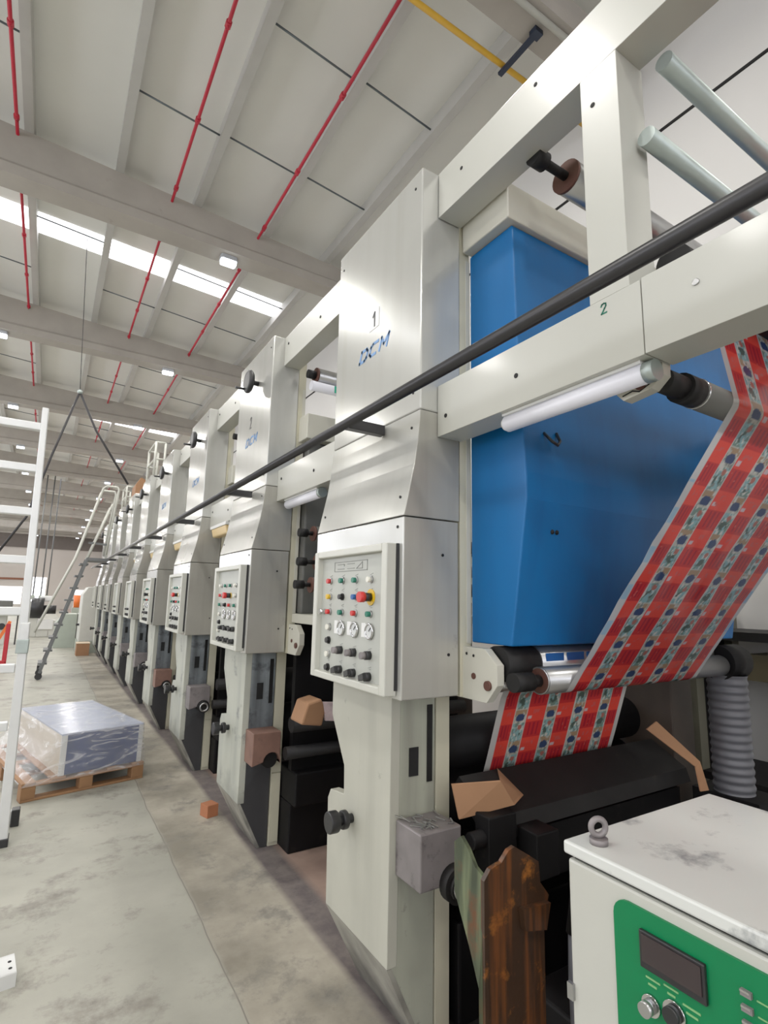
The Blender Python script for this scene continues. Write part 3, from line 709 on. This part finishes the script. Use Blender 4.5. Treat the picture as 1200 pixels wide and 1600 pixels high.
e = MB().use(wornbox).cyl((1.05,.80,1.1),(1.05,.80,1.112),.019).torus((1.05,.80,1.133),(.5,1,0),.016,.0065); e.build('lifting_eye', None, t)
MB().use(steel).box(.998,1.006,.838,.852,.80,.83).build('hinge', None, t)

# ------------------------------------------------------------------ splash guard, ink hose, cardboard, duct, rack
t = thing('splash_guard', 'bent steel guard crusted with brown and green ink', 'guard', (1.3, 1.3, 0))
MB().use(verdigris).plate([(1.165,1.42,.86),(1.165,1.42,.72),(1.16,1.345,.60),(1.155,1.30,.52),(1.155,1.30,.0),(1.175,1.29,0),(1.175,1.29,.80),(1.17,1.33,.82),(1.168,1.36,.86),(1.166,1.39,.885)], (.012,0,0)).build('side_flange', None, t)
fp = [(1.165,0),(1.165,.80),(1.19,.826),(1.215,.832),(1.235,.835),(1.265,.862),(1.29,.868),(1.345,.835),(1.392,.805),(1.397,.745),(1.435,.70),(1.405,.64),(1.41,.60),(1.405,0)]
MB().use(rust).prism(fp, 1, 1.285, 1.30).build('front_plate', None, t)
MB().use(rust).prism([(1.30,.70),(1.42,.69),(1.40,.62),(1.31,.64)], 1, 1.265, 1.285).build('lip', None, t)
t = thing('ink_valve', 'dark ink valve with a grey hose between guard and white cabinet', 'valve', (1.47, 1.25, 0))
b = MB().use(vdark).cyl((1.46,1.2,.62),(1.50,1.2,.78),.035).use(brownfl).torus((1.50,1.19,.78),(0,1,.2),.03,.01).build('body', None, t)
MB().use(ductm).tube([(1.46,1.2,.63),(1.455,1.2,.5),(1.46,1.2,.35),(1.5,1.22,.03)], .028, 12).build('hose', None, t)
def sheet(pts, t_, nm='cardboard_sheet'): return MB().use(cardb).plate(pts, t_).build(nm)
t = thing('cardboard_wrap', 'folded brown cardboard over the near end of the blade beam', 'cardboard', (1.5,1.7,.8))
MB().use(cardb).plate([(1.40,1.72,.905),(1.54,1.60,.93),(1.59,1.58,.845),(1.41,1.69,.79)], (0,.006,.003)).build('front_flap', None, t)
MB().use(mat('cardboard_shade', (140,100,70), .8)).plate([(1.54,1.60,.93),(1.64,1.72,.93),(1.70,1.64,.845),(1.59,1.58,.845)], (0,.006,.003)).build('side_flap', None, t)
t = thing('cardboard_wrap', 'folded brown cardboard at the far end of the blade beam', 'cardboard', (2.75,1.6,.8))
MB().use(cardb).plate([(2.58,1.66,1.0),(2.74,1.52,.84),(2.78,1.52,.86),(2.66,1.655,1.03)], (.0,.006,.0)).plate([(2.74,1.52,.84),(2.66,1.46,.76),(2.71,1.45,.76),(2.78,1.52,.86)], (0,.006,0)).build('flap', None, t)
t = thing('cardboard_wrap', 'crumpled cardboard with film in the gap below the second unit', 'cardboard', (1.5,3.2,.9))
MB().use(cardb).prism([(1.36,.86),(1.40,.98),(1.49,1.0),(1.52,.93),(1.50,.84)], 1, 3.08, 3.26).build('box', None, t, .012)
MB().use(mat('film_scrap', (190,170,170), .3, 0, .3, 20, dirt=((150,50,60), .4, 14))).plate([(1.50,3.08,.98),(1.75,3.05,.96),(1.75,3.05,.85),(1.52,3.08,.87)], (0,.02,0)).build('film_scrap', None, t)
t = thing('flexible_duct', 'grey ribbed flexible duct hanging at right behind the film', 'duct', (2.9,1.45,.7))
pth = []
for q in range(121):
    z = 1.27-q*.56/120; pth.append((2.95-.02*(1.27-z), 1.45, z))
d = MB().use(ductm)
prev = None; seg = 24
for q, p in enumerate(pth):
    rr = .088+.003*math.cos(q*2*PI/8)
    ring = [d.bm.verts.new((p[0]+rr*math.cos(2*PI*k/seg), p[1]+rr*math.sin(2*PI*k/seg), p[2])) for k in range(seg)]
    if prev:
        for k in range(seg): d._f([prev[k], prev[(k+1) % seg], ring[(k+1) % seg], ring[k]], True)
    prev = ring
d.build('hose', None, t)
MB().use(vdark).cyl((2.87,1.45,1.33),(3.05,1.45,1.33),.085,24).build('elbow', None, t)
MB().use(vdark).box(2.84,3.06,1.3,1.6,0,.72).build('inlet_box', None, t)
t = thing('steel_rack', 'dark olive steel stand beyond the press at the right edge', 'rack', (4.2,1.9,0))
olive = mat('olive_paint', (96,94,80), .5, .1, .1, 5)
for x in (4.05, 4.6):
    for yy in (1.6, 2.2): MB().use(olive).box(x, x+.1, yy, yy+.06, 0, 1.6).build('post', None, t)
MB().use(vdark).box(3.4,4.7,2.28,2.32,0,1.37).build('added_shade_sheet', None, t)  # dark sheet added to stand in for shade on the wall behind
MB().use(olive).beam((4.1,1.62,.9),(4.62,1.62,1.25),.03,.05).build('brace', None, t)
MB().use(dark).box(4.05,4.7,1.6,2.26,.42,.47).build('shelf', None, t)
MB().use(dark).box(4.0,4.72,1.55,2.3,1.38,1.44).build('shelf', None, t)
MB().use(mat('motor_box', (120,110,84), .5)).box(4.25,4.6,1.62,1.95,1.1,1.28).build('motor', None, t)
t = thing('cable_pipe', 'pale upright cable pipe in the dark behind the lower film', 'pipe', (3.28,1.9,0))
MB().use(cream).cyl((3.28,1.9,.0),(3.28,1.9,1.25),.035,12).build('pipe', None, t)

# ------------------------------------------------------------------ aisle: ladder, pallet, small things
t = thing('aluminium_ladder', 'tall aluminium ladder cut by the left edge of the picture', 'ladder', (-.1,4.45,0))
def stile(x0, x1):
    MB().use(alu).prism([(x0-.03,.04),(x0+.03,.04),(x0+.005,1.40),(x0-.05,1.40)], 1, 4.40, 4.49).build('lower_stile', None, t, .006)
    MB().use(alu).prism([(x1-.032,1.25),(x1+.022,1.25),(x1-.022,2.92),(x1-.062,2.92)], 1, 4.42, 4.48).build('upper_stile', None, t, .006)
    MB().use(steelw).prism([(x0-.06,1.2),(x0+.012,1.2),(x0+.012,1.29),(x0-.06,1.29)], 1, 4.39, 4.50).build('coupling', None, t, .004)
    MB().use(black).box(x0-.035,x0+.035,4.39,4.50,0,.05).build('foot', None, t, .004)
stile(-.08, -.105); stile(-.56, -.54)
for z in (.36,.73,1.10,1.476,1.825,2.161,2.471,2.777):
    MB().use(alu).box(-.54, -.13, 4.43, 4.485, z-.028, z+.028).build('rung', None, t, .006)
MB().use(alu).box(-.62,-.05,4.74,4.80,.02,.10).build('stabiliser_bar', None, t, .004)
MB().use(black).box(-.05,.0,4.73,4.81,0,.11).build('stabiliser_foot', None, t, .006)
MB().use(alu).beam((-.3,4.47,.42),(-.3,4.77,.08),.03,.03).build('stabiliser_brace', None, t)

prz = .235
t = thing('wooden_pallet', 'small wooden pallet on the aisle floor under a wrapped crate', 'pallet', (-.013,5.205,0), prz)
R = Matrix.Translation((-.013,5.205,0)) @ Matrix.Rotation(prz, 4, 'Z')
def rb(m, parent, name, boxes, bev=.004):
    b = MB().use(m)
    for q in boxes: b.box(*q)
    b.bm.transform(R); return b.build(name, None, parent, bev)
PW, PL = .93, 1.5
for yy in (0, PL/2-.05, PL-.1):
    for xx in (0, PW/2-.05, PW-.1): rb(wood, t, 'block', [(xx, xx+.1, yy, yy+.1, .018, .105)])
    rb(wood, t, 'runner', [(0, PW, yy, yy+.1, 0, .018)])
    rb(wood, t, 'stringer', [(0, PW, yy, yy+.1, .105, .122)])
for k in range(5):
    xx = k*(PW-.1)/4; rb(wood, t, 'deck_board', [(xx, xx+.1, 0, PL, .122, .14)])
t = thing('packed_crate', 'blue crate with pale top under clear wrap on the wooden pallet', 'crate', (-.013,5.205,.14), prz)
c0, c1, d0, d1, zt = .265, .9, .03, 1.42, .452
b = MB().use(crateb).box(c0, c1, d0, d1, .142, zt); b.bm.transform(R); b.build('body', None, t, .004)
b = MB().use(crates).box(c0-.012, c0, d0, d1, .142, zt); b.bm.transform(R); b.build('side_panel', None, t)
b = MB().use(cratet).box(c0-.012, c1+.006, d0-.006, d1, zt, zt+.012); b.bm.transform(R); b.build('lid', None, t)
b = MB().use(alu).box(c0-.014, c0+.03, d0-.01, d0+.0, .142, zt).box(c1-.03, c1+.006, d0-.01, d0, .142, zt); b.bm.transform(R); b.build('corner_rail', None, t)
wrap = bpy.data.materials.new('clear_wrap'); wrap.use_nodes = True
N = wrap.node_tree.nodes; L = wrap.node_tree.links; bs = N['Principled BSDF']
bs.inputs['Base Color'].default_value = (.9,.9,.92,1); bs.inputs['Roughness'].default_value = .12; bs.inputs['Specular IOR Level'].default_value = .7
tr = N.new('ShaderNodeBsdfTransparent'); ms = N.new('ShaderNodeMixShader'); no = N.new('ShaderNodeTexNoise'); no.inputs['Scale'].default_value = 4; no.inputs['Detail'].default_value = 9; no.inputs['Distortion'].default_value = 2.5
mr = N.new('ShaderNodeMapRange'); mr.inputs[1].default_value = .48; mr.inputs[2].default_value = .74; mr.inputs[3].default_value = .15; mr.inputs[4].default_value = .5
L.new(no.outputs['Fac'], mr.inputs[0]); L.new(mr.outputs[0], ms.inputs[0]); L.new(tr.outputs[0], ms.inputs[1]); L.new(bs.outputs[0], ms.inputs[2]); L.new(ms.outputs[0], N['Material Output'].inputs[0])
bp = N.new('ShaderNodeBump'); bp.inputs['Strength'].default_value = .6; L.new(no.outputs['Fac'], bp.inputs['Height']); L.new(bp.outputs[0], bs.inputs['Normal'])
b = MB().use(wrap); g = []
def wv(x, y, z): return b.bm.verts.new((x, y, z))
top = [(c0-.02,d0-.015),(c1+.012,d0-.015),(c1+.012,d1+.01),(c0-.02,d1+.01)]; bot = [(.0,-.01),(PW+.005,-.01),(PW+.005,PL+.01),(.0,PL+.01)]
n = 12; rows = []
for lv in range(7):
    f = lv/6; ring = []
    for k in range(4):
        for q in range(n):
            u_ = q/n; a0, a1 = top[k], top[(k+1) % 4]; e0, e1 = bot[k], bot[(k+1) % 4]
            tx_ = a0[0]+(a1[0]-a0[0])*u_; ty = a0[1]+(a1[1]-a0[1])*u_; bx = e0[0]+(e1[0]-e0[0])*u_; by = e0[1]+(e1[1]-e0[1])*u_
            g_ = f**1.6; j = .012*math.sin(q*2.4+lv*1.7)*f*(1-f)*2
            ring.append(wv(tx_+(bx-tx_)*g_+j, ty+(by-ty)*g_+j, zt+.018-(zt+.018-.115)*f))
    rows.append(ring)
for a_, c_ in zip(rows, rows[1:]):
    m_ = len(a_)
    for k in range(m_): b._f([a_[k], a_[(k+1) % m_], c_[(k+1) % m_], c_[k]], True)
b._f(rows[0])
b.bm.transform(R); o = b.build('plastic_wrap')
tag(o, 'clear crinkled plastic wrap stretched over crate and pallet', 'plastic wrap')
o = MB().use(woodo).box(-.045,.045,-.05,.05,0,.085).build('wood_block', None, None, .003); o.location = (1.19,4.30,0); o.rotation_euler.z = .3
tag(o, 'small orange wooden block on the floor by the second unit', 'block')
b = MB().use(alu).box(-.1,.02,-.07,.07,.045,.052).box(-.1,.02,-.075,-.068,0,.052).box(-.1,.02,.068,.075,0,.052).use(hole_m).cyl((0,.02,.052),(0,.02,.0535),.007).cyl((0,-.03,.052),(0,-.03,.0535),.007)
o = b.build('metal_bracket'); o.location = (.03,2.97,0); o.rotation_euler.z = .1
tag(o, 'small drilled metal bracket on the floor at lower left', 'bracket')

# ------------------------------------------------------------------ access ladder leaning on the press
t = thing('access_ladder', 'grey access stair with handrails leaning on the far printing units', 'ladder', (.0,12.2,0))
A, M, T = Vector((.03,12.2,.12)), Vector((.615,12.2,2.31)), Vector((1.02,12.2,3.75))
for dy, nm in ((0, 'near_stringer'), (.6, 'far_stringer')):
    o_ = Vector((0,dy,0))
    MB().use(ladg).beam(A+o_, M+o_, .07, .05).build('stringer', None, t, .004)
    MB().use(black).cyl((.02,12.18+dy,.06),(.02,12.22+dy,.06),.06,16).box(-.02,.07,12.19+dy,12.21+dy,.06,.2).build('wheel', None, t)
    p = [A+o_+Vector((-.16,0,.75)), M+o_+Vector((-.2,0,.02)), T+o_+Vector((-.26,0,0)), T+o_+Vector((-.2,0,.06)), T+o_+Vector((.0,0,.06)), T+o_+Vector((.03,0,.0)), Vector((.93,12.2+dy,2.4))]
    MB().use(ladl).tube(p, .022, 8).build('handrail', None, t)
    MB().use(ladl).tube([M+o_, T+o_+Vector((-.06,0,-.3))], .02, 8).build('rail_stay', None, t)
for k in range(9):
    q = A+(M-A)*((k+.7)/9.2); MB().use(ladg).box(q.x-.09, q.x+.06, 12.2, 12.8, q.z-.015, q.z+.015).build('tread', None, t)
MB().use(ladg).box(.60,.98,12.17,12.83,2.26,2.32).build('platform', None, t)
MB().use(ladg).beam((.6,12.2,2.62),(.95,12.2,2.6),.03,.04).build('guard_bar', None, t)
for (i, x0, x1, y0, y1, z1, nm) in ((4, 1.22, 1.36, 8.85, 9.55, 4.0, 'fifth'), (6, 1.22,1.36,12.45,13.1,3.9,'seventh')):
    t = thing('guard_rail', 'pale guard rail standing on top of the %s printing unit' % nm, 'railing', (1.29, (y0+y1)/2, 3.457))
    for x in (x0, x1):
        for yy in (y0, y1): MB().use(ladl).cyl((x,yy,3.457),(x,yy,z1),.018,8).build('post', None, t)
    for z in (z1, (z1+3.457)/2): MB().use(ladl).tube([(x1,y0,z),(x0,y0,z),(x0,y1,z),(x1,y1,z)], .016, 8).build('rail', None, t)
o = MB().use(cardb).prism([(1.2,3.457),(1.38,3.457),(1.38,3.75),(1.28,3.8),(1.2,3.65)], 1, 10.8, 11.3).build('carton'); tag(o, 'brown carton lying on top of the sixth printing unit', 'carton')

# hanging A-shaped rope
t = thing('rope_sling', 'dark A-shaped rope sling hanging from the roof over the aisle', 'rope', (.116,10,4.96))
MB().use(cablem).cyl((.116,10,4.96),(-.05,10,7.75),.006,6).build('hanger_wire', None, t)
MB().use(steelw).ball((.116,10,4.96),.04).build('ring', None, t)
MB().use(cablem).tube([(.116,10,4.96),(-.16,10,3.85),(-.4,10,2.78),(-.75,10,2.1)], .018, 8).build('left_rope', None, t)
MB().use(cablem).tube([(.116,10,4.96),(.42,10.05,4.35),(.99,10.0,3.48)], .018, 8).build('right_rope', None, t)

# ------------------------------------------------------------------ far end of the hall
t = thing('rewind_cabinet', 'tall pale cabinet at the far end of the press row', 'cabinet', (1.15,17.3,0))
MB().use(machw).prism([(.86,.3),(1.5,.3),(1.5,1.8),(.98,1.8),(.86,1.6)], 1, 17.3, 18.6).build('body', None, t, .02)
MB().use(machg).box(.84,1.5,17.25,18.6,0,.3).build('plinth', None, t)
MB().use(black).cyl((.86,17.6,.75),(.78,17.6,.75),.03).build('handle', None, t)
o = MB().use(cardb).box(.80,1.10,16.45,16.95,0,.31).use(mat('carton_top', (206,186,160), .8)).box(.79,1.11,16.44,16.96,.31,.325).build('cardboard_box'); tag(o, 'brown cardboard box on the floor at the end of the press', 'box')
t = thing('switch_cabinet', 'low grey-green switch cabinet with sloping top in the far aisle', 'cabinet', (.55,19,0))
MB().use(machg).prism([(.3,0),(.86,0),(.86,1.0),(.52,1.0),(.3,.72)], 1, 19, 19.9).build('body', None, t, .01)
MB().use(hoodg).box(.87,1.15,19.1,19.8,0,1.0).build('side_unit', None, t, .02)
t = thing('slitting_machine', 'pale far machine with a big black roll beyond the stair', 'machine', (-.15,24,0))
MB().use(machw).box(-.5,-.2,23.9,25,0,1.3).box(.15,.4,23.9,25,0,.6).box(-.2,.2,23.9,24.6,0,.55).build('frame', None, t, .02)
MB().use(black).cyl((-.45,24.0,1.05),(-.05,24.0,1.05),.38,28).cyl((-.1,23.9,1.0),(.35,23.9,1.0),.16,20).build('roll', None, t)
MB().use(white_m).box(-.2,.3,23.85,24.5,.28,.62).build('paper_stack', None, t)
MB().use(white_m).box(-.2,.25,24,24.6,1.3,1.5).build('top_cover', None, t, .03)
t = thing('work_table_machine', 'long pale machine table at the far left behind the ladder', 'machine', (-1.5,21,0))
MB().use(machw).box(-3.5,-.65,20.6,21.6,.88,1.04).box(-3.5,-1.0,20.8,21.4,0,.88).build('table', None, t, .01)
MB().use(hoodg).box(-2.2,-.9,20.8,21.4,1.04,1.35).build('clutter_head', None, t, .03)
MB().use(black).cyl((-1.1,20.78,.55),(-1.1,20.72,.55),.1,20).cyl((-1.5,20.78,.45),(-1.5,20.72,.45),.12,20).build('port', None, t)
MB().use(black).box(-.72,-.68,20.6,20.64,0,.9).build('leg', None, t)
t = thing('pallet_jack', 'red pallet jack with orange handle at the left edge', 'pallet jack', (-.65,14,0))
MB().use(redp).box(-.66,-.58,13.95,14.05,0.1,.95).build('mast', None, t, .01)
MB().use(redp).box(-1.2,-.6,13.9,14.0,.1,.2).box(-1.2,-.75,14.0,15.1,.06,.12).build('forks', None, t, .01)
MB().use(orange).beam((-.95,14,.2),(-.6,14,1.0),.06,.06).build('handle', None, t)
MB().use(black).cyl((-.8,13.95,.08),(-.72,13.95,.08),.08,16).build('wheel', None, t)
t = thing('orange_bin', 'small orange bin in front of the bright far doorway', 'bin', (1.2,28,0))
MB().use(orange).cyl((1.2,28,1.0),(1.2,28,1.55),.14,20,.17).build('bin', None, t)
MB().use(machg).box(1.0,1.4,27.8,28.2,0,1.0).build('stand', None, t)
for k, (x, yy) in enumerate(((-.55,30),(-.25,30.5),(.0,32))):
    t = thing('drop_cable', 'thin grey cable drop hanging from the far roof, %s of three' % ('leftmost','middle one','rightmost')[k], 'cable', (x,yy,1.5), 0, 'cable drops in the far hall')
    MB().use(ladg).cyl((x,yy,1.5),(x,yy,7.5),.03,8).build('cable', None, t)
    MB().use(machg).box(x-.08,x+.08,yy-.05,yy+.05,1.3,1.5).build('socket_box', None, t)

# ------------------------------------------------------------------ world, camera, look
wd = bpy.data.worlds.new('world'); S.world = wd; wd.use_nodes = True
wd.node_tree.nodes['Background'].inputs[0].default_value = (.8,.88,1,1); wd.node_tree.nodes['Background'].inputs[1].default_value = .4
yaw, pitch, roll = -.5544, .1643, .0214
fwd = Vector((-math.sin(yaw)*math.cos(pitch), math.cos(yaw)*math.cos(pitch), math.sin(pitch)))
rt = Vector((math.cos(yaw), math.sin(yaw), 0)); up = rt.cross(fwd)
r2 = rt*math.cos(roll)+up*math.sin(roll); u2 = -rt*math.sin(roll)+up*math.cos(roll)
cam = bpy.data.cameras.new('camera'); co = bpy.data.objects.new('camera', cam); COL.objects.link(co)
co.matrix_world = Matrix(((r2.x,u2.x,-fwd.x,0),(r2.y,u2.y,-fwd.y,0),(r2.z,u2.z,-fwd.z,1.6),(0,0,0,1)))
cam.sensor_fit = 'HORIZONTAL'; cam.sensor_width = 36; cam.lens = 834.24*36/1200; cam.clip_start = .05; cam.clip_end = 200
S.camera = co
S.view_settings.view_transform = 'Standard'; S.view_settings.look = 'None'; S.view_settings.exposure = -.4; S.view_settings.gamma = 1.12
try:
    S.cycles.use_denoising = True; S.cycles.max_bounces = 8; S.cycles.diffuse_bounces = 5; S.cycles.sample_clamp_indirect = 6
except Exception: pass
